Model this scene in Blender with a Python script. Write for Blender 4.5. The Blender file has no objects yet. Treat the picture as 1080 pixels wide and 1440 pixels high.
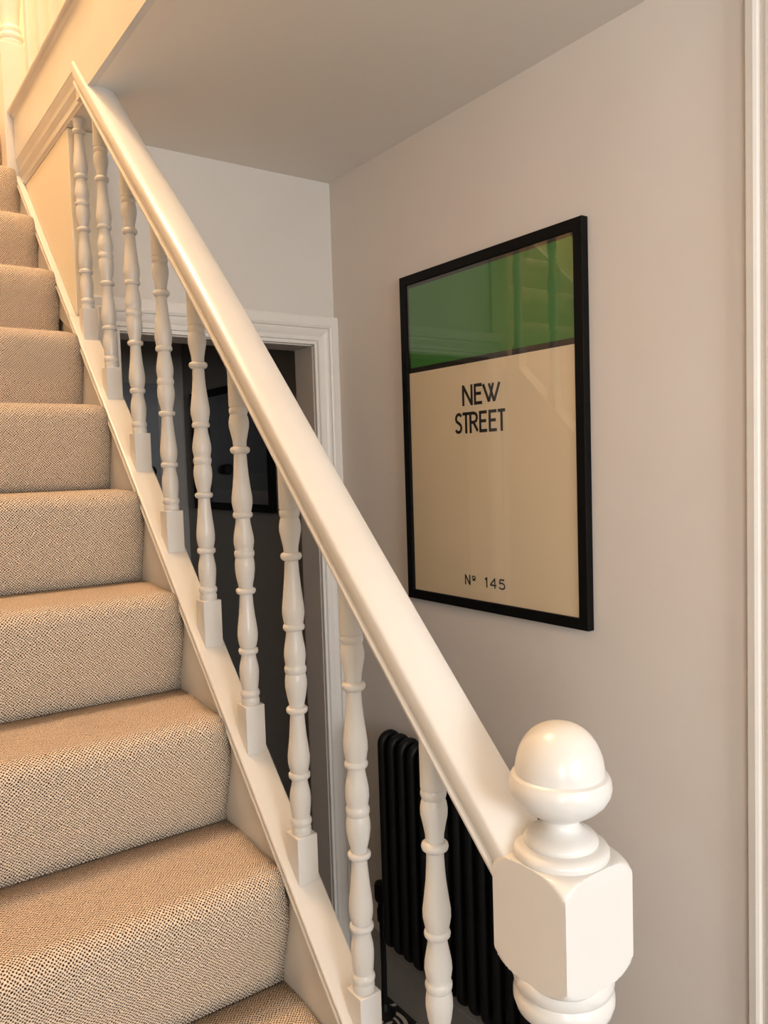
import bpy, bmesh, math, random
from mathutils import Vector, Matrix
random.seed(4)
sc = bpy.context.scene
COL = sc.collection
PI = math.pi

# ------------------------------------------------------------------ camera
F_PX, YAW, PITCH, ROLL = 1119.04, 0.620256, -0.0595531, -0.0314713
cam_d = bpy.data.cameras.new('camera')
cam = bpy.data.objects.new('camera', cam_d); COL.objects.link(cam)
cy_, sy_, cp_, sp_ = math.cos(YAW), math.sin(YAW), math.cos(PITCH), math.sin(PITCH)
fwd = Vector((sy_*cp_, cy_*cp_, sp_)); rgt = Vector((cy_, -sy_, 0)); upv = rgt.cross(fwd)
r2 = rgt*math.cos(ROLL) + upv*math.sin(ROLL); u2 = -rgt*math.sin(ROLL) + upv*math.cos(ROLL)
M = Matrix((r2, u2, -fwd)).transposed().to_4x4(); M.translation = Vector((-0.570677, 0, 1.642089))
cam.matrix_world = M
cam_d.sensor_fit = 'VERTICAL'; cam_d.sensor_height = 36.0; cam_d.lens = F_PX/1440*36
cam_d.clip_start = 0.02
sc.camera = cam

# ------------------------------------------------------------------ world, lights, exposure
w = bpy.data.worlds.new('world'); sc.world = w; w.use_nodes = True
w.node_tree.nodes['Background'].inputs[0].default_value = (0.75, 0.85, 1, 1)
w.node_tree.nodes['Background'].inputs[1].default_value = 0.3
def area(name, loc, target, sx, sy, power, col):
    d = bpy.data.lights.new(name, 'AREA'); d.shape = 'RECTANGLE'; d.size = sx; d.size_y = sy
    d.energy = power; d.color = col
    o = bpy.data.objects.new(name, d); COL.objects.link(o); o.location = loc
    o.rotation_euler = (Vector(target)-Vector(loc)).to_track_quat('-Z', 'Y').to_euler()
    return o
area('daylight_front_window', (-0.35, -3.17, 1.90), (0.1, 1, 1.7), 1.3, 1.1, 82, (0.985, 1.0, 1.0))
area('fill_light_left', (-2.9, -2.3, 1.75), (0.4, 1, 1.5), 1.3, 1.3, 72, (1.0, 0.995, 0.985))  # added fill for left-facing surfaces, not a known window
d = bpy.data.lights.new('landing_lamp', 'POINT'); d.energy = 142; d.color = (1.0, 0.68, 0.41); d.shadow_soft_size = 0.10
o = bpy.data.objects.new('landing_lamp', d); COL.objects.link(o); o.location = (-0.46, 1.85, 4.85)
sc.view_settings.view_transform = 'Standard'; sc.view_settings.look = 'None'
sc.view_settings.gamma = 1.0; sc.view_settings.use_curve_mapping = False
sc.view_settings.exposure = 0.17

# ------------------------------------------------------------------ helpers
def obj(name, bm, m, parent=None, smooth=False, bevel=0, seg=2, recalc=True):
    if recalc: bmesh.ops.recalc_face_normals(bm, faces=bm.faces[:])
    me = bpy.data.meshes.new(name); bm.to_mesh(me); bm.free()
    if m: me.materials.append(m)
    o = bpy.data.objects.new(name, me); COL.objects.link(o)
    if parent: o.parent = parent
    if smooth:
        for p in me.polygons: p.use_smooth = True
        es = me.attributes.get('sharp_edge') or me.attributes.new('sharp_edge', 'BOOLEAN', 'EDGE')
        b2 = bmesh.new(); b2.from_mesh(me)
        for e in b2.edges:
            if len(e.link_faces) == 2 and e.calc_face_angle(0) > math.radians(38): es.data[e.index].value = True
        b2.free()
    if bevel:
        md = o.modifiers.new('bevel', 'BEVEL'); md.width = bevel; md.segments = seg; md.limit_method = 'ANGLE'; md.angle_limit = math.radians(40)
    return o
def box(bm, x0, x1, y0, y1, z0, z1):
    v = [bm.verts.new((x, y, z)) for x in (x0, x1) for y in (y0, y1) for z in (z0, z1)]
    for f in ((0,1,3,2),(4,6,7,5),(0,4,5,1),(2,3,7,6),(0,2,6,4),(1,5,7,3)): bm.faces.new([v[i] for i in f])
def bx(*a):
    bm = bmesh.new(); box(bm, *a); return bm
def lathe(bm, prof, cx=0, cy=0, n=40, cap=True):
    rings = []
    for r, z in prof:
        rings.append([bm.verts.new((cx+r*math.cos(2*PI*k/n), cy+r*math.sin(2*PI*k/n), z)) for k in range(n)])
    for a, b in zip(rings, rings[1:]):
        for k in range(n): bm.faces.new((a[k], a[(k+1) % n], b[(k+1) % n], b[k]))
    if cap:
        bm.faces.new(rings[0][::-1]); bm.faces.new(rings[-1])
def prism(bm, pts, axis, a, b):
    """extrude a 2D polygon along an axis; pts are the two other coordinates in order"""
    def mk(p, t):
        if axis == 'x': return (t, p[0], p[1])
        if axis == 'y': return (p[0], t, p[1])
        return (p[0], p[1], t)
    A = [bm.verts.new(mk(p, a)) for p in pts]; B = [bm.verts.new(mk(p, b)) for p in pts]
    bm.faces.new(A[::-1]); bm.faces.new(B)
    n = len(pts)
    for i in range(n): bm.faces.new((A[i], A[(i+1) % n], B[(i+1) % n], B[i]))
def sweep(bm, path, frames, prof, closed=False, cap=True):
    rings = []
    for P, (U, V) in zip(path, frames):
        rings.append([bm.verts.new(P + U*a + V*b) for a, b in prof])
    n = len(prof); m_ = len(rings)
    for i in range(m_ if closed else m_-1):
        A, B = rings[i], rings[(i+1) % m_]
        for k in range(n): bm.faces.new((A[k], A[(k+1) % n], B[(k+1) % n], B[k]))
    if cap and not closed: bm.faces.new(rings[0][::-1]); bm.faces.new(rings[-1])
def tube(bm, pts, r, n=12, closed=False):
    pts = [Vector(p) for p in pts]; fr = []
    up0 = Vector((0.13, 0.97, 0.2))
    for i, P in enumerate(pts):
        if closed: T = pts[(i+1) % len(pts)]-pts[i-1]
        else: T = pts[min(i+1, len(pts)-1)]-pts[max(i-1, 0)]
        T.normalize(); U = T.cross(up0).normalized(); V = T.cross(U).normalized(); fr.append((U, V))
    prof = [(r*math.cos(2*PI*k/n), r*math.sin(2*PI*k/n)) for k in range(n)]
    sweep(bm, pts, fr, prof, closed)
def arc(cx, cz, r, a0, a1, n=8):
    return [(cx+r*math.cos(math.radians(a0+(a1-a0)*k/n)), cz+r*math.sin(math.radians(a0+(a1-a0)*k/n))) for k in range(n+1)]
def thing(name, label, cat, loc=(0, 0, 0), group=None):
    o = bpy.data.objects.new(name, None); COL.objects.link(o); o.empty_display_size = 0.05
    o['label'] = label; o['category'] = cat
    if group: o['group'] = group
    o.location = loc
    return o
def struct(name, bm, m, **k):
    o = obj(name, bm, m, **k); o['kind'] = 'structure'; return o
def keep(o, root):      # parent without moving (root may be off the origin)
    o.parent = root; o.location = -root.location
    return o

# ------------------------------------------------------------------ materials
def mat(name, base, rough=0.5, spec=0.5, coat=0, metal=0):
    m = bpy.data.materials.new(name); m.use_nodes = True
    b = m.node_tree.nodes['Principled BSDF']
    b.inputs['Base Color'].default_value = (*base, 1); b.inputs['Roughness'].default_value = rough
    b.inputs['Specular IOR Level'].default_value = spec; b.inputs['Coat Weight'].default_value = coat
    b.inputs['Metallic'].default_value = metal
    return m
def N(m, t, **k):
    n = m.node_tree.nodes.new(t)
    for a, v in k.items(): setattr(n, a, v)
    return n
def L(m, a, b): m.node_tree.links.new(a, b)
def math_(m, op, a, b=None):
    n = N(m, 'ShaderNodeMath', operation=op)
    for i, x in enumerate((a, b)):
        if x is None: continue
        if isinstance(x, (int, float)): n.inputs[i].default_value = x
        else: L(m, x, n.inputs[i])
    return n.outputs[0]
def mixc(m, fac, a, b):
    n = N(m, 'ShaderNodeMix', data_type='RGBA')
    L(m, fac, n.inputs[0])
    for i, x in ((6, a), (7, b)):
        if isinstance(x, tuple): n.inputs[i].default_value = (*x, 1)
        else: L(m, x, n.inputs[i])
    return n.outputs[2]
def noise_bump(m, scale, strength, dist=0.001, tint=0.0, stretch=None):
    b = m.node_tree.nodes['Principled BSDF']
    tc = N(m, 'ShaderNodeTexCoord'); no = N(m, 'ShaderNodeTexNoise'); no.inputs['Scale'].default_value = scale
    no.inputs['Detail'].default_value = 4
    src = tc.outputs['Object']
    if stretch:
        mp = N(m, 'ShaderNodeMapping'); mp.inputs['Scale'].default_value = stretch; L(m, src, mp.inputs[0]); src = mp.outputs[0]
    L(m, src, no.inputs['Vector'])
    bp = N(m, 'ShaderNodeBump'); bp.inputs['Strength'].default_value = strength; bp.inputs['Distance'].default_value = dist
    L(m, no.outputs['Fac'], bp.inputs['Height']); L(m, bp.outputs[0], b.inputs['Normal'])
    if tint:
        c = tuple(b.inputs['Base Color'].default_value)[:3]
        n2 = N(m, 'ShaderNodeTexNoise'); n2.inputs['Scale'].default_value = 6; n2.inputs['Detail'].default_value = 6; L(m, tc.outputs['Object'], n2.inputs['Vector'])
        mr = N(m, 'ShaderNodeMapRange'); mr.inputs[1].default_value = 0.4; mr.inputs[2].default_value = 0.75; L(m, n2.outputs['Fac'], mr.inputs[0])
        L(m, mixc(m, mr.outputs[0], c, tuple(x*(1-tint*(1+i*0.5)) for i, x in enumerate(c))), b.inputs['Base Color'])
    return m
WHITE = noise_bump(mat('white_gloss_paint', (0.665, 0.655, 0.635), 0.30, 0.5, 0.12), 35, 0.35, 0.0012, 0.035)
WHITE2 = noise_bump(mat('white_eggshell_trim', (0.76, 0.725, 0.68), 0.42), 30, 0.25, 0.001, 0.03, (1, 1, 0.15))
WALL = noise_bump(mat('warm_grey_emulsion', (0.70, 0.645, 0.60), 0.75, 0.3), 260, 0.25, 0.0006, 0.02)
WALLF = noise_bump(mat('pale_grey_emulsion', (0.68, 0.64, 0.595), 0.75, 0.3), 260, 0.2, 0.0006, 0.02)
CEIL = noise_bump(mat('ceiling_emulsion', (0.80, 0.76, 0.71), 0.85, 0.2), 60, 0.25, 0.001)
UPWALL = noise_bump(mat('cream_landing_emulsion', (0.80, 0.74, 0.62), 0.8, 0.2), 90, 0.2, 0.0008)
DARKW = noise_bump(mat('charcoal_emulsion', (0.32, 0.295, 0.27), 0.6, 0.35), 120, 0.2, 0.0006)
SKIRT = noise_bump(mat('grey_skirting_paint', (0.31, 0.295, 0.27), 0.35), 22, 0.5, 0.002, 0.1)
BLACK = noise_bump(mat('black_radiator_enamel', (0.005, 0.005, 0.005), 0.5, 0.2), 90, 0.1, 0.0005)
FRAME = noise_bump(mat('black_picture_frame', (0.004, 0.0038, 0.0035), 0.55, 0.12), 200, 0.1, 0.0004, 0, (1, 1, 1))
INK = mat('black_print_ink', (0.008, 0.006, 0.005), 0.55)
DOORG = noise_bump(mat('grey_door_paint', (0.17, 0.17, 0.18), 0.5), 60, 0.15, 0.0006)
DARKWOOD = mat('bare_stair_timber', (0.35, 0.24, 0.15), 0.7)

def carpet_mat():
    m = mat('looped_wool_carpet', (0.6, 0.45, 0.32), 0.95, 0.1); b = m.node_tree.nodes['Principled BSDF']
    uv = N(m, 'ShaderNodeUVMap'); sp = N(m, 'ShaderNodeSeparateXYZ')
    nz = N(m, 'ShaderNodeTexNoise'); nz.inputs['Scale'].default_value = 90; nz.inputs['Detail'].default_value = 2; L(m, uv.outputs[0], nz.inputs['Vector'])
    va = N(m, 'ShaderNodeVectorMath', operation='MULTIPLY_ADD'); L(m, nz.outputs['Color'], va.inputs[0]); va.inputs[1].default_value = (0.0062, 0.0062, 0); L(m, uv.outputs[0], va.inputs[2])
    L(m, va.outputs[0], sp.inputs[0])
    cx = math_(m, 'COSINE', math_(m, 'MULTIPLY', sp.outputs[0], 2*PI/0.0056))
    cv = math_(m, 'COSINE', math_(m, 'MULTIPLY', sp.outputs[1], 2*PI/0.0056))
    h = math_(m, 'ADD', math_(m, 'MULTIPLY', cx, cv), 0.0)         # staggered lattice of loops
    h = math_(m, 'MULTIPLY', math_(m, 'ADD', h, 1.0), 0.5)
    mr = N(m, 'ShaderNodeMapRange', interpolation_type='SMOOTHSTEP'); mr.inputs[1].default_value = 0.24; mr.inputs[2].default_value = 0.58; L(m, h, mr.inputs[0])
    # yarns of two tones
    n3 = N(m, 'ShaderNodeTexNoise'); n3.inputs['Scale'].default_value = 130; n3.inputs['Detail'].default_value = 1; L(m, uv.outputs[0], n3.inputs['Vector'])
    yarn = mixc(m, n3.outputs['Fac'], (0.80, 0.60, 0.43), (0.99, 0.84, 0.68))
    L(m, mixc(m, mr.outputs[0], (0.06, 0.025, 0.012), yarn), b.inputs['Base Color'])  # gaps: dark backing, with the shade between loops painted in too
    bp = N(m, 'ShaderNodeBump'); bp.inputs['Strength'].default_value = 0.9; bp.inputs['Distance'].default_value = 0.0022
    L(m, h, bp.inputs['Height']); L(m, bp.outputs[0], b.inputs['Normal'])
    b.inputs['Sheen Weight'].default_value = 0.15
    return m
CARPET = carpet_mat()

def print_mat():
    """cream sheet with a green block outlined in black, laid out in metres on the sheet"""
    m = mat('printed_sheet', (0.7, 0.6, 0.45), 0.6, 0.3); b = m.node_tree.nodes['Principled BSDF']
    tc = N(m, 'ShaderNodeTexCoord'); sp = N(m, 'ShaderNodeSeparateXYZ'); L(m, tc.outputs['Object'], sp.inputs[0])
    y, z = sp.outputs[1], sp.outputs[2]
    blk = math_(m, 'GREATER_THAN', z, 1.889)
    g = math_(m, 'MULTIPLY', math_(m, 'MULTIPLY', math_(m, 'GREATER_THAN', z, 1.903), math_(m, 'LESS_THAN', z, 2.1185)),
              math_(m, 'MULTIPLY', math_(m, 'GREATER_THAN', y, 1.1665), math_(m, 'LESS_THAN', y, 1.7445)))
    c = mixc(m, blk, (0.84, 0.70, 0.49), (0.02, 0.014, 0.012))
    L(m, mixc(m, g, c, (0.05, 0.20, 0.035)), b.inputs['Base Color'])
    return m
PRINT = print_mat()
def glass_mat():
    m = bpy.data.materials.new('picture_glass'); m.use_nodes = True; nt = m.node_tree; nt.nodes.clear()
    out = N(m, 'ShaderNodeOutputMaterial'); mix = N(m, 'ShaderNodeMixShader'); tr = N(m, 'ShaderNodeBsdfTransparent')
    gl = N(m, 'ShaderNodeBsdfGlossy'); gl.inputs['Roughness'].default_value = 0.0
    fr = N(m, 'ShaderNodeFresnel'); fr.inputs['IOR'].default_value = 1.6
    ge = N(m, 'ShaderNodeNewGeometry')
    f2 = math_(m, 'MULTIPLY', math_(m, 'MULTIPLY', fr.outputs[0], 1.8), math_(m, 'SUBTRACT', 1.0, ge.outputs['Backfacing']))  # both faces of the pane
    L(m, f2, mix.inputs[0]); L(m, tr.outputs[0], mix.inputs[1]); L(m, gl.outputs[0], mix.inputs[2]); L(m, mix.outputs[0], out.inputs[0])
    return m
GLASS = glass_mat()
def tile_mat():
    m = mat('encaustic_tile', (0.5, 0.48, 0.44), 0.4); b = m.node_tree.nodes['Principled BSDF']
    tc = N(m, 'ShaderNodeTexCoord'); sp = N(m, 'ShaderNodeSeparateXYZ'); L(m, tc.outputs['Object'], sp.inputs[0])
    ax, ay = math_(m, 'ABSOLUTE', sp.outputs[0]), math_(m, 'ABSOLUTE', sp.outputs[1])
    def dist(cx, cy):
        a = math_(m, 'POWER', math_(m, 'SUBTRACT', ax, cx), 2); c = math_(m, 'POWER', math_(m, 'SUBTRACT', ay, cy), 2)
        return math_(m, 'SQRT', math_(m, 'ADD', a, c))
    r = dist(0, 0); rc = dist(0.1, 0.1)
    ringA = math_(m, 'LESS_THAN', math_(m, 'ABSOLUTE', math_(m, 'SUBTRACT', r, 0.078)), 0.006)
    ringB = math_(m, 'LESS_THAN', math_(m, 'ABSOLUTE', math_(m, 'SUBTRACT', r, 0.058)), 0.004)
    ringC = math_(m, 'LESS_THAN', math_(m, 'ABSOLUTE', math_(m, 'SUBTRACT', rc, 0.045)), 0.006)
    ang = N(m, 'ShaderNodeMath', operation='ARCTAN2'); L(m, sp.outputs[1], ang.inputs[0]); L(m, sp.outputs[0], ang.inputs[1])
    pet = math_(m, 'LESS_THAN', r, math_(m, 'ADD', math_(m, 'MULTIPLY', math_(m, 'COSINE', math_(m, 'MULTIPLY', ang.outputs[0], 8)), 0.016), 0.030))
    s = math_(m, 'MAXIMUM', math_(m, 'MAXIMUM', ringA, ringB), math_(m, 'MAXIMUM', ringC, pet))
    L(m, mixc(m, s, (0.01, 0.009, 0.008), (0.50, 0.44, 0.38)), b.inputs['Base Color'])
    return m
TILE = tile_mat()

# ------------------------------------------------------------------ key dimensions (metres)
WR = 0.7935           # right wall
FW = 2.149            # far wall of the hall
CZ = 2.522            # hall ceiling
XL = -0.87            # wall on the left of the stairs
LZ = 2.752            # landing edge top
SLOPE = 0.974

# ------------------------------------------------------------------ setting
struct('wall_right', bx(WR, WR+0.12, -3.2, 3.5, -0.02, CZ+0.1), WALL)
bm = bmesh.new()   # far wall around the doorway (inner opening 0.113..0.7136, head 2.019)
OX0, OX1, OH = 0.113, 0.7136, 2.019
box(bm, 0.006, OX0, FW, FW+0.103, 0, CZ+0.05); box(bm, OX1, WR, FW, FW+0.103, 0, CZ+0.05); box(bm, OX0, OX1, FW, FW+0.103, OH, CZ+0.05)
struct('wall_far', bm, WALLF)
struct('wall_left', bx(XL-0.1, XL, -0.3, 4.6, -0.1, 5.4), UPWALL)
# unseen room behind the camera, opened left for fill; front window lights the hall
bm = bmesh.new()
box(bm, -3.1, -1.05, -3.3, -3.2, 0, 2.6); box(bm, 0.35, WR+0.12, -3.3, -3.2, 0, 2.6)
box(bm, -1.05, 0.35, -3.3, -3.2, 0, 1.3); box(bm, -1.05, 0.35, -3.3, -3.2, 2.5, 2.6)
struct('wall_front', bm, WALLF)
bm = bmesh.new()
box(bm, -3.1, -3.0, -3.2, -2.95, 0, 2.6); box(bm, -3.1, -3.0, -1.65, -0.2, 0, 2.6)
box(bm, -3.1, -3.0, -2.95, -1.65, 0, 1.05); box(bm, -3.1, -3.0, -2.95, -1.65, 2.45, 2.6)
struct('wall_room_left', bm, WALLF)
struct('wall_room_far', bx(-3.0, XL-0.1, -0.3, -0.2, 0, 2.6), WALLF)
struct('ceiling_room', bx(-3.1, WR+0.12, -3.3, -2.0, CZ, 2.62), CEIL)
struct('wall_stairwell_front', bx(XL-0.1, WR+0.12, -2.1, -2.0, LZ, 5.4), UPWALL)
struct('ceiling_room_left', bx(-3.1, XL-0.1, -2.0, -0.2, CZ, 2.62), CEIL)
struct('wall_stairwell_left', bx(XL-0.1, XL, -2.0, -0.3, CZ, 5.4), UPWALL)
# the ceiling slab of the hall is the landing floor above
struct('ceiling', bx(0.004, WR+0.12, -2.0, 3.95, CZ, LZ-0.03), CEIL)
struct('wall_stair', bx(0.0055, 0.09, FW-0.013, 4.1, 0, CZ-0.002), UPWALL, bevel=0.002)
# upstairs
struct('wall_landing_right', bx(WR+0.02, WR+0.12, -2.0, 4.1, LZ, 5.4), UPWALL)
struct('wall_landing_far', bx(XL, WR+0.12, 4.0, 4.1, 2.3, 5.4), UPWALL)
struct('ceiling_landing', bx(XL-0.1, WR+0.12, -2.1, 4.1, 5.0, 5.1), UPWALL)
# room beyond the doorway
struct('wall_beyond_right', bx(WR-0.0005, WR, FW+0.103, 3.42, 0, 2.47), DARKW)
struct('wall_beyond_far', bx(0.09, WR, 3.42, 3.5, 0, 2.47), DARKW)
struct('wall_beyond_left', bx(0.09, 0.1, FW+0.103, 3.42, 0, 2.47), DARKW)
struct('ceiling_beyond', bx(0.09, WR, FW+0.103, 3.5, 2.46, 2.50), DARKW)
# floor with tiles
fl = struct('floor', bx(-3.1, WR+0.12, -3.3, 4.1, -0.10, -0.004), mat('tile_grout', (0.05, 0.045, 0.04), 0.9))
tm = None
for i in range(4):
    for j in range(12):
        xx = WR-0.016-0.1-0.2*i+0.0; yy = FW-0.1-0.2*j
        if tm is None:
            t = obj('floor_tile', bx(-0.099, 0.099, -0.099, 0.099, -0.004, 0.0), TILE, fl, bevel=0.001); tm = t
        else:
            t = tm.copy(); COL.objects.link(t)
        t.location = (xx, yy, 0)
# skirting
bm = bmesh.new()
prism(bm, [(WR, 0), (WR-0.016, 0), (WR-0.016, 0.145), (WR-0.013, 0.150), (WR-0.012, 0.16), (WR-0.006, 0.168), (WR, 0.172)], 'y', 0.80, FW-0.018)
struct('baseboard_right', bm, SKIRT)

# moulded architrave round the doorway: profile across the width (0 = opening edge), depth towards the hall
AW = 0.0857
prof = [(0, 0), (0, 0.013), (0.007, 0.014), (0.008, 0.010), (0.010, 0.010), (0.012, 0.016), (0.017, 0.016), (0.019, 0.012),
        (0.024, 0.013), (0.032, 0.018), (0.040, 0.021), (0.043, 0.021), (0.0445, 0.018), (0.048, 0.018), (0.050, 0.024), (0.055, 0.026),
        (0.058, 0.023), (0.080, 0.023), (AW, 0.021), (AW, 0)]
def architrave(name, x0, x1, head, yface, m, sgn=-1):
    bm = bmesh.new()
    path = [Vector((x0, yface, 0.0)), Vector((x0, yface, head)), Vector((x1, yface, head)), Vector((x1, yface, 0.0))]
    fr = [(Vector((-1, 0, 0)), Vector((0, sgn, 0))), (Vector((-1, 0, 1)), Vector((0, sgn, 0))), (Vector((1, 0, 1)), Vector((0, sgn, 0))), (Vector((1, 0, 0)), Vector((0, sgn, 0)))]
    sweep(bm, path, fr, prof)
    return struct(name, bm, m)
t = architrave('trim_1', OX0, OX1-0.002, OH, FW, WHITE2)
# door lining inside the reveal
bm = bmesh.new()
box(bm, OX0, OX0+0.004, FW+0.001, FW+0.108, 0, OH); box(bm, OX1-0.004, OX1, FW+0.001, FW+0.108, 0, OH); box(bm, OX0, OX1, FW+0.001, FW+0.108, OH-0.004, OH)
struct('trim_2', bm, noise_bump(mat('door_lining_paint', (0.58, 0.52, 0.47), 0.5), 30, 0.2))

# doorway at the right edge of the frame, on the right wall
bm = bmesh.new()
P2 = [(0.776, 0.0), (0.776, 0.016), (0.772, 0.021), (0.758, 0.023), (0.752, 0.021), (0.749, 0.015), (0.745, 0.0155), (0.737, 0.020), (0.700, 0.022),
      (0.694, 0.016), (0.690, 0.016), (0.688, 0.012), (0.680, 0.012), (0.680, 0.0)]
prism(bm, [(WR-d_, y_) for y_, d_ in P2], 'z', 0, 2.519)
prism(bm, [(WR-d_, y_) for y_, d_ in [(-0.216+0.14-0.0, 0.0), (-0.07, 0.02), (-0.17, 0.02), (-0.17, 0.0)]], 'z', 0, 2.519)
box(bm, WR-0.021, WR, -0.07, 0.68, 2.42, 2.519)
struct('trim_3', bm, WHITE2)
dr = struct('door_1', bx(WR-0.006, WR-0.0005, -0.075, 0.679, 0.008, 2.418), WHITE2, bevel=0.001)
for (ya, yb, za, zb) in ((0.02, 0.28, 0.2, 0.9), (0.34, 0.60, 0.2, 0.9), (0.02, 0.28, 1.05, 1.9), (0.34, 0.60, 1.05, 1.9)):
    obj('door_panel', bx(WR-0.012, WR-0.006, ya, yb, za, zb), WHITE2, dr, bevel=0.003)

# ------------------------------------------------------------------ landing edge: fascia board and mouldings
fa = thing('landing_fascia', 'white boxed fascia board along the landing edge above the handrail', 'fascia', (-0.01, 2.3, CZ))
def fpart(name, bm, m=WHITE, **k):
    o = obj(name, bm, m, None, **k); return keep(o, fa)
bm = bmesh.new()
prism(bm, [(-1.95, CZ), (1.982, CZ), (1.982, 2.601), (2.655, 2.601), (2.655, LZ-0.028), (-1.95, LZ-0.028)], 'x', -0.011, 0.004)
fpart('fascia_board', bm)
bm = bmesh.new()   # nosing with a scotia below
prism(bm, [(0.0035, LZ-0.0285), (-0.0112, LZ-0.0285), (-0.014, LZ-0.024), (-0.018, LZ-0.020)] + arc(-0.018, LZ-0.010, 0.010, 270, 90, 8) + [(0.0035, LZ)], 'y', -1.95, 2.655)
fpart('nosing', bm, smooth=True)
bm = bmesh.new()   # stepped moulding under the far half
prism(bm, [(0.005, 2.601), (-0.0105, 2.600), (-0.004, 2.581), (-0.002, 2.570), (-0.006, 2.568), (-0.006, 2.565), (0.001, 2.548), (0.002, 2.537), (-0.001, 2.535), (-0.001, 2.530), (0.005, CZ+0.002)], 'y', 1.987, 2.655)
fpart('soffit_moulding', bm)
# landing floor boards edge + carpet behind the nosing
struct('floor_landing', bx(0.004, WR+0.12, -1.95, 3.95, LZ-0.029, LZ), CARPET)

# ------------------------------------------------------------------ staircase
ST = 0.1955; SY = 0.196
def tread_z(k): return 0.824 + ST*k
def conc_y(k): return 1.105 + SY*k       # foot of the riser standing on tread k
K0, K1 = -4, 10
XS = -0.006
stc = thing('staircase', 'white painted straight staircase rising along the left of the hall', 'staircase', (-0.4, 0.35, 0))
def spart(name, bm, m=WHITE, **k):
    return keep(obj(name, bm, m, None, **k), stc)
def capz(y): return SLOPE*y - 0.031
# outer string with spandrel down to the floor (stops at the newel)
bm = bmesh.new()
ys = [0.615, 1.0, 1.4, 1.8, 2.2, 2.66]
prism(bm, [(0.615, 0.0), (2.135, 0.0), (2.135, 2.0), (2.66, 2.25), (2.66, capz(2.66)-0.012), (0.615, capz(0.615)-0.012)], 'x', XS, 0.0045)
spart('outer_string', bm, bevel=0.0015)
bm = bmesh.new()
box(bm, 0.0046, 0.034, 0.615, 2.13, 0, 0.55)
spart('spandrel_foot', bm)
bm = bmesh.new()
prism(bm, [(0.615, 0.55), (2.13, 0.55), (2.13, capz(2.13)-0.012), (0.615, capz(0.615)-0.012)], 'x', 0.0046, 0.034)
spart('spandrel_panel', bm)
# capping: moulded left edge, flat top that carries the balusters
c45, s45 = math.cos(math.atan(SLOPE)), math.sin(math.atan(SLOPE))
D_ = Vector((0, c45, s45)); Nn = Vector((0, -s45, c45)); X_ = Vector((1, 0, 0))
def capping(y0, y1, xr):
    bm = bmesh.new()
    pr = [(0.0046, -0.014), (-0.0062, -0.020)] + arc(-0.0095, -0.0165, 0.0045, 270, 100, 6) + [(-0.0085, -0.0105), (-0.0125, -0.009)] + arc(-0.010, -0.004, 0.004, 215, 90, 5) + [(xr-0.003, 0), (xr, -0.003), (xr, -0.014)]
    path = [Vector((0, y0, capz(y0))), Vector((0, y1, capz(y1)))]
    sweep(bm, path, [(X_, Vector((0, 0, 1/c45)))]*2, pr)
    return bm
spart('string_capping', capping(0.613, 2.133, 0.041), smooth=True)
spart('string_capping', capping(2.134, 2.655, 0.0052), smooth=True)
# inner string against the left wall
bm = bmesh.new()
prism(bm, [(0.25, 0.0), (0.6, 0.0), (3.0, 2.3), (3.0, capz(3.0)), (0.25, 0.25)], 'x', XL+0.001, XL+0.03)
spart('inner_string', bm, bevel=0.002)
# wooden steps under the carpet
for k in range(K0, K1):
    z1 = tread_z(k+1)-0.009; y0 = conc_y(k)+0.011; y1 = conc_y(k+1)+0.006
    bm = bmesh.new(); box(bm, XL+0.032, XS-0.002, y0, y1+0.0, max(0, tread_z(k)-0.06) if k > K0 else 0, z1)
    spart('step', bm, DARKWOOD)
# carpet: one piece per step, riser + rounded nose + tread, loop pile in UV metres
cpt = thing('stair_carpet', 'beige looped wool carpet fitted over the stair treads and risers', 'carpet', (-0.4, 0.35, 0))
for k in range(K0, K1):
    yk, zk, zn = conc_y(k), tread_z(k) if k > K0 else 0.0, tread_z(k+1)
    R_ = 0.033; ny = yk - 0.034          # foremost point of the nose
    pts = [(yk, zk), (yk-0.001, zk+0.02), (ny+0.006, zn-0.085), (ny+0.001, zn-0.052)]
    pts += [(ny+R_-R_*math.cos(a), zn-R_+R_*math.sin(a)) for a in [math.radians(x) for x in (0, 12, 24, 36, 48, 60, 72, 82, 90)]]
    yend = conc_y(k+1)
    pts += [(ny+0.08, zn+0.0005), (yend-0.05, zn), (yend, zn-0.001)]
    bm = bmesh.new(); uvl = bm.loops.layers.uv.new('UVMap')
    nx = 24; grid = []; s_ = 0.8*(k+5); S = [s_]
    for a, b in zip(pts, pts[1:]): s_ += math.hypot(b[0]-a[0], b[1]-a[1]); S.append(s_)
    xs = [XL+0.031+(XS-0.0005-(XL+0.031))*i/nx for i in range(nx+1)]
    for j, (y, z) in enumerate(pts):
        row = []
        for i, x in enumerate(xs):
            edge = max(0, (x-(XS-0.03))/0.03)**2 if j in range(3, 14) else 0      # pile turned down at the string
            if i == nx and 4 <= j <= 13: x = -0.0142
            wob = 0.0012*math.sin(x*23+k*2.1+j*0.5)
            row.append(bm.verts.new((x, y+0.004*edge+wob*(0 < j < 14), z-0.004*edge)))
        grid.append(row)
    for j in range(len(pts)-1):
        for i in range(nx):
            f = bm.faces.new((grid[j][i], grid[j][i+1], grid[j+1][i+1], grid[j+1][i]))
            for l, (a, b) in zip(f.loops, ((xs[i], S[j]), (xs[i+1], S[j]), (xs[i+1], S[j+1]), (xs[i], S[j+1]))): l[uvl].uv = (a, b)
    o = obj('carpet_step', bm, CARPET, None, smooth=True); keep(o, cpt)
    md = o.modifiers.new('pile', 'SOLIDIFY'); md.thickness = 0.007; md.offset = -1

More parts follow.
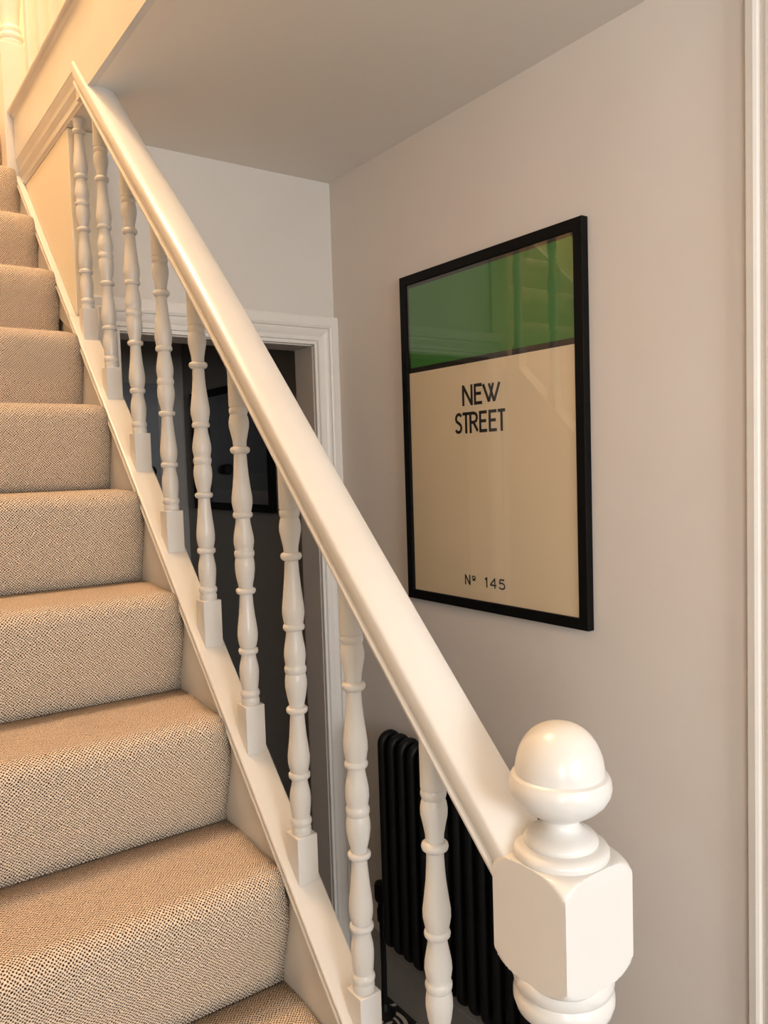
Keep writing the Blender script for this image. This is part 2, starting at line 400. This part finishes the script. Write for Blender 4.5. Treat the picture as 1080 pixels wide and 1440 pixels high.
# ------------------------------------------------------------------ balustrade
bal = thing('balustrade', 'white gloss balustrade with turned spindles and acorn topped newel in front', 'balustrade', (0.02, 0.56, 0))
# spindle profile: height above the top of the square foot, radius
SP = [(-0.004, 0.0150), (0.004, 0.0155), (0.009, 0.0158), (0.011, 0.0145), (0.013, 0.0145), (0.015, 0.0160), (0.019, 0.0168), (0.023, 0.0160), (0.026, 0.0140),
      (0.030, 0.0145), (0.042, 0.0158), (0.055, 0.0166), (0.066, 0.0158), (0.076, 0.0136), (0.083, 0.0124), (0.087, 0.0128), (0.0875, 0.0150), (0.0895, 0.0166), (0.0925, 0.0170), (0.0955, 0.0166), (0.0975, 0.0150), (0.098, 0.0134),
      (0.103, 0.0150), (0.112, 0.0168), (0.122, 0.0172), (0.135, 0.0160), (0.155, 0.0135), (0.175, 0.0118), (0.190, 0.0108), (0.1905, 0.0135), (0.1925, 0.0158), (0.1955, 0.0168), (0.1985, 0.0164), (0.2005, 0.0145), (0.201, 0.0118),
      (0.206, 0.0122), (0.218, 0.0150), (0.232, 0.0170), (0.242, 0.0170), (0.250, 0.0158), (0.2525, 0.0150), (0.2545, 0.0160), (0.258, 0.0170), (0.262, 0.0170), (0.2645, 0.0160), (0.2665, 0.0150),
      (0.272, 0.0160), (0.280, 0.0172), (0.290, 0.0166), (0.302, 0.0146), (0.313, 0.0126), (0.320, 0.0122), (0.3205, 0.0145), (0.3225, 0.0162), (0.3255, 0.0168), (0.3285, 0.0160), (0.3305, 0.0146),
      (0.336, 0.0156), (0.346, 0.0174), (0.356, 0.0172), (0.372, 0.0152), (0.392, 0.0128), (0.410, 0.0114), (0.4285, 0.0106), (0.429, 0.0130), (0.4315, 0.0158), (0.435, 0.0168), (0.4385, 0.0160), (0.4405, 0.0136), (0.441, 0.0112),
      (0.450, 0.0118), (0.462, 0.0142), (0.474, 0.0166), (0.482, 0.0168), (0.490, 0.0156), (0.4945, 0.0140), (0.496, 0.0150), (0.500, 0.0160), (0.504, 0.0158), (0.507, 0.0145), (0.508, 0.0158), (0.512, 0.0160), (0.60, 0.0160)]
BY = [2.0609, 1.894, 1.7184, 1.5488, 1.380, 1.2186, 1.0547, 0.8915, 0.7215]
BZ = [2.0560, 1.8900, 1.7270, 1.5625, 1.4000, 1.2390, 1.0715, 0.9040, 0.7420]
BC = 0.0177; BW = 0.0354
def rail_c(y):
    return 0.611 + 0.013*math.exp(-((y-1.32)/0.33)**2)
def rail_z(y): return 0.9815*y + rail_c(y)       # underside, left edge
def baluster(x, y, zt, zb_front, zmax, parent, wob=0):
    bm = bmesh.new()
    pr = []
    for h, r in SP:
        if zt+h >= zmax:
            pr.append((r, zmax)); break
        pr.append((r*(1+0.012*math.sin(h*90+wob)), zt+h))
    else: pr[-1] = (0.016, zmax)
    lathe(bm, pr, x, y, 28)
    o = keep(obj('spindle', bm, WHITE, None, smooth=True), parent)
    yf, yb = y-BW/2, y+BW/2
    bm = bmesh.new()
    prism(bm, [(yf, zb_front), (yb, zb_front+SLOPE*BW), (yb, zt), (yf, zt)], 'x', x-BW/2, x+BW/2)
    q = obj('square_foot', bm, WHITE, None, bevel=0.0012)
    q.parent = o
    return o
for i, (y, zt) in enumerate(zip(BY, BZ)):
    yc = y + BW/2
    zmax = CZ-0.001 if i == 0 else rail_z(yc)+0.003
    o = baluster(BC, yc, zt, capz(y), zmax, bal, i*1.7)
# handrail
bm = bmesh.new()
HR = [(-0.015, 0.0), (-0.016, 0.004), (-0.0145, 0.007), (-0.0115, 0.009)]       # small fillet at the bottom edge
HR += [(-0.0145, 0.013), (-0.0175, 0.020), (-0.0175, 0.028)] + [(-0.0115+0.006*math.cos(math.radians(a)), 0.033+0.0065*math.sin(math.radians(a))) for a in (170, 150, 130, 112)]
HR += [(-0.004, 0.0425), (0.008, 0.0455), (0.018, 0.0462), (0.028, 0.0455), (0.038, 0.0425)]
HR += [(0.0455+0.006*math.cos(math.radians(a)), 0.033+0.0065*math.sin(math.radians(a))) for a in (68, 50, 30, 10)]
HR += [(0.0515, 0.028), (0.0515, 0.020), (0.0485, 0.013), (0.0465, 0.009), (0.0505, 0.007), (0.052, 0.004), (0.051, 0.0)]
path, fr = [], []
for j in range(41):
    y = 0.566 + (1.986-0.566)*j/40
    e_ = max(0, min(1, (0.86-y)/0.25))**1.5
    path.append(Vector((0.0128*e_, y, rail_z(y)-0.020*e_)))
    fr.append((X_, Vector((0, 0, 1/c45))))
sweep(bm, path, fr, HR)
keep(obj('handrail', bm, WHITE, None, smooth=True), bal)
# newel: square block cut by turned shoulders
NX, NY, NH = 0.045, 0.561, 0.051
def newel_block(bm, cx, cy, half, prof, n=96):
    """prof: (radius, z); section = square clipped by that radius"""
    rings = []
    for R, z in prof:
        ring = []
        for k in range(n):
            a = 2*PI*k/n
            rs = half/max(abs(math.cos(a)), abs(math.sin(a)))
            r = min(R, rs)
            ring.append(bm.verts.new((cx+r*math.cos(a), cy+r*math.sin(a), z)))
        rings.append(ring)
    for A, B in zip(rings, rings[1:]):
        for k in range(n): bm.faces.new((A[k], A[(k+1) % n], B[(k+1) % n], B[k]))
    bm.faces.new(rings[0][::-1]); bm.faces.new(rings[-1])
def shoulder(z0, z1, r0, r1, n=14, flip=False):   # quarter curve between two radii
    out = []
    for i in range(n+1):
        t = i/n*PI/2
        out.append((r0+(r1-r0)*math.sin(t), z0+(z1-z0)*(1-math.cos(t))) if not flip else (r0+(r1-r0)*(1-math.cos(t)), z0+(z1-z0)*math.sin(t)))
    return out
nw = []
rr = 0.0735
prof_n = [(0.048, 1.104)] + shoulder(1.105, 1.131, 0.0505, rr, 12) + [(rr, 1.165), (rr, 1.199)] + shoulder(1.203, 1.2295, rr, 0.0490, 12, True)[0:]
bm = bmesh.new(); newel_block(bm, NX, NY, NH, prof_n, 128)
post = keep(obj('newel_post', bm, WHITE, None, smooth=True), bal)
# acorn finial
ac = [(0.0490, 1.2285), (0.0500, 1.2310), (0.0500, 1.2350), (0.0480, 1.2385), (0.0440, 1.2405), (0.0405, 1.2415), (0.0385, 1.2420), (0.0390, 1.2440), (0.0385, 1.2470), (0.0350, 1.2510), (0.0290, 1.2540), (0.0230, 1.2570),
      (0.0195, 1.2610), (0.0187, 1.2650), (0.0190, 1.2680), (0.0225, 1.2690), (0.0235, 1.2705), (0.0300, 1.2735), (0.0400, 1.2800), (0.0475, 1.2870), (0.0520, 1.2950), (0.0534, 1.3020), (0.0525, 1.3090), (0.0500, 1.3140), (0.0474, 1.3150), (0.0462, 1.3160)]
ac += [(0.0462*math.cos(t)**0.88, 1.317+0.0515*math.sin(t)) for t in [i/14*PI/2*0.985 for i in range(15)]]
bm = bmesh.new(); lathe(bm, ac, NX, NY, 64)
q = obj('acorn_finial', bm, WHITE, None, smooth=True); q.parent = post
lo = [(0.0505, 1.107), (0.0525, 1.104), (0.0530, 1.096), (0.0515, 1.089), (0.0495, 1.087), (0.0505, 1.085), (0.0530, 1.080), (0.0530, 1.073), (0.0500, 1.064), (0.0430, 1.057), (0.0370, 1.052), (0.0340, 1.045), (0.0345, 1.030),
      (0.0390, 1.0), (0.0460, 0.96), (0.0495, 0.92), (0.0480, 0.88), (0.0400, 0.84), (0.0350, 0.825), (0.0350, 0.82), (0.0450, 0.815), (0.0500, 0.805), (0.0500, 0.795), (0.0450, 0.786), (0.0480, 0.78)]
bm = bmesh.new(); lathe(bm, lo[::-1], NX, NY, 64)
q = obj('turned_shaft', bm, WHITE, None, smooth=True); q.parent = post
q = obj('newel_base', bx(NX-NH, NX+NH, NY-NH, NY+NH, 0.0, 0.781), WHITE, None, bevel=0.004); q.parent = post

# ------------------------------------------------------------------ landing balustrade
lb = thing('landing_balustrade', 'white balustrade upstairs on the landing edge with a square based newel', 'balustrade', (0.03, 2.6, LZ))
lx0, lx1, ly = -0.034, 0.042, 2.66
q = keep(obj('newel_post', bx(lx0, lx1, ly, ly+0.076, 2.30, 2.955), WHITE, None, bevel=0.003), lb)
bm = bmesh.new()
c_ = (lx0+lx1)/2
lathe(bm, [(0.036, 2.953), (0.037, 2.958), (0.037, 2.966), (0.033, 2.970), (0.035, 2.975), (0.037, 2.982), (0.034, 2.990), (0.030, 2.994), (0.031, 3.0), (0.031, 3.006), (0.027, 3.010), (0.025, 3.02), (0.03, 3.06), (0.037, 3.12), (0.033, 3.25), (0.026, 3.4), (0.032, 3.45), (0.032, 3.75)], c_, ly+0.038, 40)
t = obj('turned_shaft', bm, WHITE, None, smooth=True); t.parent = q
for i, y in enumerate([2.545, 2.405, 2.265, 2.125, 1.985, 1.845, 1.705, 1.565]):
    bm = bmesh.new(); box(bm, 0.016, 0.051, y, y+0.035, LZ, LZ+0.30)
    f = keep(obj('spindle', bm, WHITE, None, bevel=0.002), lb)
    bm = bmesh.new(); lathe(bm, [(0.016, LZ+0.30), (0.012, LZ+0.34), (0.017, LZ+0.42), (0.011, LZ+0.52), (0.016, LZ+0.60), (0.011, LZ+0.7), (0.016, LZ+0.8), (0.016, LZ+0.86)], 0.0335, y+0.0175, 20)
    t = obj('turned_shaft', bm, WHITE, None, smooth=True); t.parent = f
bm = bmesh.new()
sweep(bm, [Vector((0.0335-0.018, 1.4, LZ+0.855)), Vector((0.0335-0.018, 2.66, LZ+0.855))], [(X_, Vector((0, 0, 1)))]*2, HR)
keep(obj('handrail', bm, WHITE, None, smooth=True), lb)

# ------------------------------------------------------------------ framed print on the right wall
FX = 0.773; PY1, PY2, PZ1, PZ2 = 1.776, 1.135, 2.152, 1.267; FWD = 0.025
fp = thing('framed_print', 'large black framed print with green band, cream field and black lettering', 'picture', (WR, 1.455, 1.71))
def frame_bm(x0, x1, ya, yb, za, zb, wd, lip=0.0):
    bm = bmesh.new()
    c = [(ya, za), (yb, za), (yb, zb), (ya, zb)]
    pr = [(0, x1), (0, x0+0.001), (0.001, x0), (wd-0.001, x0), (wd, x0+0.001), (wd, x1)]
    path = [Vector((0, y, z)) for y, z in c]
    sg = [(1, 1), (-1, 1), (-1, -1), (1, -1)]
    rings = []
    for P, (a, b) in zip(path, sg): rings.append([bm.verts.new((x, P.y+a*w_, P.z+b*w_)) for w_, x in pr])
    n = len(pr)
    for i in range(4):
        A, B = rings[i], rings[(i+1) % 4]
        for k in range(n): bm.faces.new((A[k], A[(k+1) % n], B[(k+1) % n], B[k]))
    return bm
keep(obj('frame', frame_bm(FX, WR-0.001, PY2, PY1, PZ2, PZ1, FWD), FRAME, None), fp)
SH = FX+0.008
sheet = keep(obj('printed_sheet', bx(SH, SH+0.003, PY2+0.02, PY1-0.02, PZ2+0.02, PZ1-0.02), PRINT, None), fp)
# object coordinates of the sheet must be world metres, so bake its offset in the material's favour
sheet.parent = None; sheet.location = (0, 0, 0); sheet.parent = fp; sheet.matrix_parent_inverse = Matrix.Translation(-fp.location)
keep(obj('glass', bx(SH-0.0035, SH-0.0015, PY2+0.021, PY1-0.021, PZ2+0.021, PZ1-0.021), GLASS, None), fp)
# lettering, as flat ink strokes: letters are polylines in a unit box (x right, y up)
GL = {
 'N': ([[(0, 0), (0, 1)], [(0, 1), (1, 0)], [(1, 0), (1, 1)]], 0.50),
 'E': ([[(0, 0), (0, 1)], [(0, 1), (1, 1)], [(0, 0.53), (0.88, 0.53)], [(0, 0), (1, 0)]], 0.40),
 'W': ([[(0, 1), (0.34, 0)], [(0.34, 0), (0.62, 1)], [(0.36, 1), (0.66, 0)], [(0.66, 0), (1, 1)]], 0.90),
 'S': ([[(0.92, 0.86), (0.84, 0.95), (0.68, 1.0), (0.48, 1.0), (0.28, 0.95), (0.14, 0.84), (0.12, 0.72), (0.2, 0.62), (0.38, 0.55), (0.62, 0.48), (0.84, 0.38), (0.92, 0.25), (0.86, 0.12), (0.7, 0.02), (0.46, 0.0), (0.22, 0.03), (0.04, 0.14)]], 0.40),
 'T': ([[(0, 1), (1, 1)], [(0.5, 0), (0.5, 1)]], 0.42),
 'R': ([[(0, 0), (0, 1)], [(0, 1), (0.5, 1), (0.78, 0.94), (0.9, 0.82), (0.9, 0.7), (0.78, 0.56), (0.5, 0.5), (0, 0.5)], [(0.42, 0.5), (1, 0)]], 0.43),
 '1': ([[(0.1, 0.8), (0.75, 1)], [(0.75, 1), (0.75, 0)]], 0.30),
 '4': ([[(0.78, 0), (0.78, 1)], [(0.78, 1), (0, 0.28)], [(0, 0.28), (1.05, 0.28)]], 0.62),
 '5': ([[(0.9, 1), (0.2, 1)], [(0.2, 1), (0.14, 0.56)], [(0.14, 0.56), (0.35, 0.64), (0.62, 0.64), (0.85, 0.54), (0.97, 0.36), (0.93, 0.17), (0.75, 0.04), (0.5, 0.0), (0.25, 0.04), (0.04, 0.16)]], 0.62),
 'o': ([[(0.5+0.5*math.cos(a*PI/8), 0.68+0.32*math.sin(a*PI/8)) for a in range(17)], [(0.0, 0.16), (1.0, 0.16)]], 0.33),
}
def stroke(bm, pts, t, x):
    """thick polyline as one flat strip with butt ends; pts are (left-to-right, up)"""
    P = [Vector(p) for p in pts]; n = len(P); Lft, Rgt = [], []
    closed = (P[0]-P[-1]).length < 1e-6
    for i in range(n):
        a = P[i]-P[i-1] if i > 0 else (P[0]-P[-2] if closed else P[1]-P[0])
        b = P[i+1]-P[i] if i < n-1 else (P[1]-P[0] if closed else P[-1]-P[-2])
        T = (a.normalized()+b.normalized()).normalized(); Q = Vector((-T.y, T.x))
        Lft.append(P[i]+Q*t/2); Rgt.append(P[i]-Q*t/2)
    def V3(p): return bm.verts.new((x, -p.x, p.y))
    A = [V3(p) for p in Lft]; B = [V3(p) for p in Rgt]
    for i in range(n-1): bm.faces.new((A[i], A[i+1], B[i+1], B[i]))
def word(text, y_left, y_right, z0, h, t, gap):
    total = sum(GL[c][1] if c != ' ' else 0.45 for c in text)*h + gap*(len(text)-1)
    k = (y_left-y_right-t)/total; u = -(y_left)+t/2
    prev = ''
    for c in text:
        if c == ' ': u += (0.45*h+gap)*k; continue
        if prev+c in ('EW', 'ST', 'TR', 'ET'): u -= gap*k*0.6
        prev = c
        bm = bmesh.new()
        wd = GL[c][1]*h*k
        hh = h*(0.62 if c == 'o' else 1); zz = z0+(h-hh if c == 'o' else 0)
        for j, s in enumerate(GL[c][0]):
            pts = [(u+px_*wd, zz+t/2+py_*(hh-t)) for px_, py_ in s]
            if c == 'N' and j == 1: pts = [(pts[0][0], pts[0][1]+t*0.3), (pts[1][0], pts[1][1]-t*0.3)]
            if len(pts) == 2 and abs(pts[0][0]-pts[1][0]) < 1e-6:
                e = t/2*(1 if pts[1][1] > pts[0][1] else -1)
                pts = [(pts[0][0], pts[0][1]-e), (pts[1][0], pts[1][1]+e)]
            stroke(bm, pts, t*(0.75 if c == 'o' else 1), SH-0.0006-0.00001*j)
        u += wd+gap*k
        keep(obj('printed_letter', bm, INK, None, recalc=False), fp)
word('NEW', 1.5345, 1.3875, 1.7835, 0.0520, 0.0080, 0.010)
word('STREET', 1.5670, 1.3600, 1.7140, 0.0535, 0.0079, 0.0085)
word('No 145', 1.5415, 1.3935, 1.3270, 0.0265, 0.0041, 0.0075)

# ------------------------------------------------------------------ column radiator
RX0, RX1, RZ0, RZ1 = 0.684, 0.760, 0.246, 0.886; RN = 15; RP = 0.0455; RY = 1.838
rad = thing('radiator', 'black column radiator on the hall wall below the print', 'radiator', (0.73, RY, RZ0))
r_ = 0.0136
def section_bm():
    bm = bmesh.new(); cr = 0.022
    pts = []
    xa, xb, za, zb = RX0+r_-0.73, RX1-r_-0.73, RZ0+r_, RZ1-r_
    for cx, cz, a0 in ((xb-cr, zb-cr, 0), (xa+cr, zb-cr, 90), (xa+cr, za+cr, 180), (xb-cr, za+cr, 270)):
        for k in range(6):
            a = math.radians(a0+18*k); pts.append((cx+cr*math.cos(a), 0, cz+cr*math.sin(a)))
    tube(bm, pts, r_, 12, True)
    tube(bm, [((xa+xb)/2, 0, za), ((xa+xb)/2, 0, (za+zb)/2), ((xa+xb)/2, 0, zb)], r_, 12)
    # header bodies top and bottom, hub across
    for zc in (RZ0+0.040, RZ1-0.040):
        box(bm, xa, xb, -0.009, 0.009, zc-0.020, zc+0.020)
        ring = []
        lathe_pts = []
        for sx in (-1, 1): pass
        n = 14; A = [bm.verts.new(((xa+xb)/2+0.016*math.cos(2*PI*k/n), -0.0225, zc+0.016*math.sin(2*PI*k/n))) for k in range(n)]
        B = [bm.verts.new((v.co.x, 0.0225, v.co.z)) for v in A]
        for k in range(n): bm.faces.new((A[k], A[(k+1) % n], B[(k+1) % n], B[k]))
        bm.faces.new(A[::-1]); bm.faces.new(B)
    return bm
s0 = obj('radiator_section', section_bm(), BLACK, rad, smooth=True)
for i in range(RN):
    s = s0 if i == 0 else s0.copy()
    if i: COL.objects.link(s)
    s.location = (0, -RP*(i+0.4), -RZ0)
# wall brackets keep it on the wall
for y in (1.70, 1.30):
    keep(obj('bracket', bx(0.752, WR-0.001, y-0.012, y+0.012, 0.74, 0.80), BLACK, None, bevel=0.002), rad)
# valve, pipe and floor collar at the far end
vx, vy = 0.726, 1.892
va = thing('radiator_valve', 'black radiator valve and pipe at the far end of the radiator', 'valve', (vx, vy, 0))
def vpart(name, bm, **k): return keep(obj(name, bm, BLACK, None, smooth=True, **k), va)
bm = bmesh.new(); lathe(bm, [(0.011, 0.285), (0.014, 0.29), (0.014, 0.325), (0.011, 0.33), (0.011, 0.345), (0.017, 0.35), (0.020, 0.36), (0.020, 0.395), (0.017, 0.405), (0.01, 0.408)], vx, vy, 24); vpart('valve_head', bm)
bm = bmesh.new(); tube(bm, [(vx, vy, 0.305), (vx, vy-0.04, 0.303)], 0.009, 14); vpart('valve_tail', bm)
bm = bmesh.new(); tube(bm, [(vx, vy, 0.003), (vx+0.002, vy, 0.15), (vx, vy, 0.29)], 0.0085, 14); vpart('pipe', bm)
bm = bmesh.new(); lathe(bm, [(0.034, 0.0005), (0.034, 0.004), (0.026, 0.010), (0.017, 0.014), (0.013, 0.03), (0.0095, 0.034)], vx, vy, 28); vpart('floor_collar', bm)

# ------------------------------------------------------------------ beyond the doorway: picture and door
BFX = WR-0.0005-0.020
dp = thing('dark_picture', 'black framed dark picture on the charcoal wall beyond the doorway', 'picture', (WR, 2.9, 1.72))
keep(obj('frame', frame_bm(BFX, WR-0.001, 2.575, 3.30, 1.478, 1.972, 0.030), FRAME, None), dp)
DK = mat('dark_photo_print', (0.012, 0.012, 0.013), 0.5); b_ = DK.node_tree.nodes['Principled BSDF']
tc = N(DK, 'ShaderNodeTexCoord'); sp = N(DK, 'ShaderNodeSeparateXYZ'); L(DK, tc.outputs['Object'], sp.inputs[0])
strip = math_(DK, 'LESS_THAN', sp.outputs[2], 1.560-1.72)
grass = math_(DK, 'LESS_THAN', sp.outputs[2], 1.625-1.72)
nz = N(DK, 'ShaderNodeTexNoise'); nz.inputs['Scale'].default_value = 22; L(DK, tc.outputs['Object'], nz.inputs['Vector'])
c1 = mixc(DK, nz.outputs['Fac'], (0.006, 0.006, 0.007), (0.03, 0.03, 0.032))
c2 = mixc(DK, grass, c1, (0.035, 0.05, 0.012))
L(DK, mixc(DK, strip, c2, (0.16, 0.14, 0.125)), b_.inputs['Base Color'])
q = keep(obj('photo', bx(BFX+0.008, BFX+0.011, 2.60, 3.275, 1.503, 1.947), DK, None), dp)
for v in q.data.vertices: v.co -= Vector((WR, 2.9, 1.72))
q.location = (0, 0, 0)
keep(obj('glass', bx(BFX+0.004, BFX+0.006, 2.602, 3.273, 1.505, 1.945), GLASS, None), dp)
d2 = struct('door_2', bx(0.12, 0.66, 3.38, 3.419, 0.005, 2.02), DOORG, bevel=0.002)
bm = bmesh.new()
lathe(bm, [(0.020, 0.0), (0.020, 0.004), (0.009, 0.008), (0.008, 0.022), (0.016, 0.028), (0.024, 0.038), (0.025, 0.048), (0.020, 0.058), (0.008, 0.062)], 0, 0, 24)
bmesh.ops.rotate(bm, verts=bm.verts[:], matrix=Matrix.Rotation(PI/2, 3, 'X'))
k = obj('door_knob', bm, BLACK, d2, smooth=True); k.location = (0.60, 3.38, 1.643)
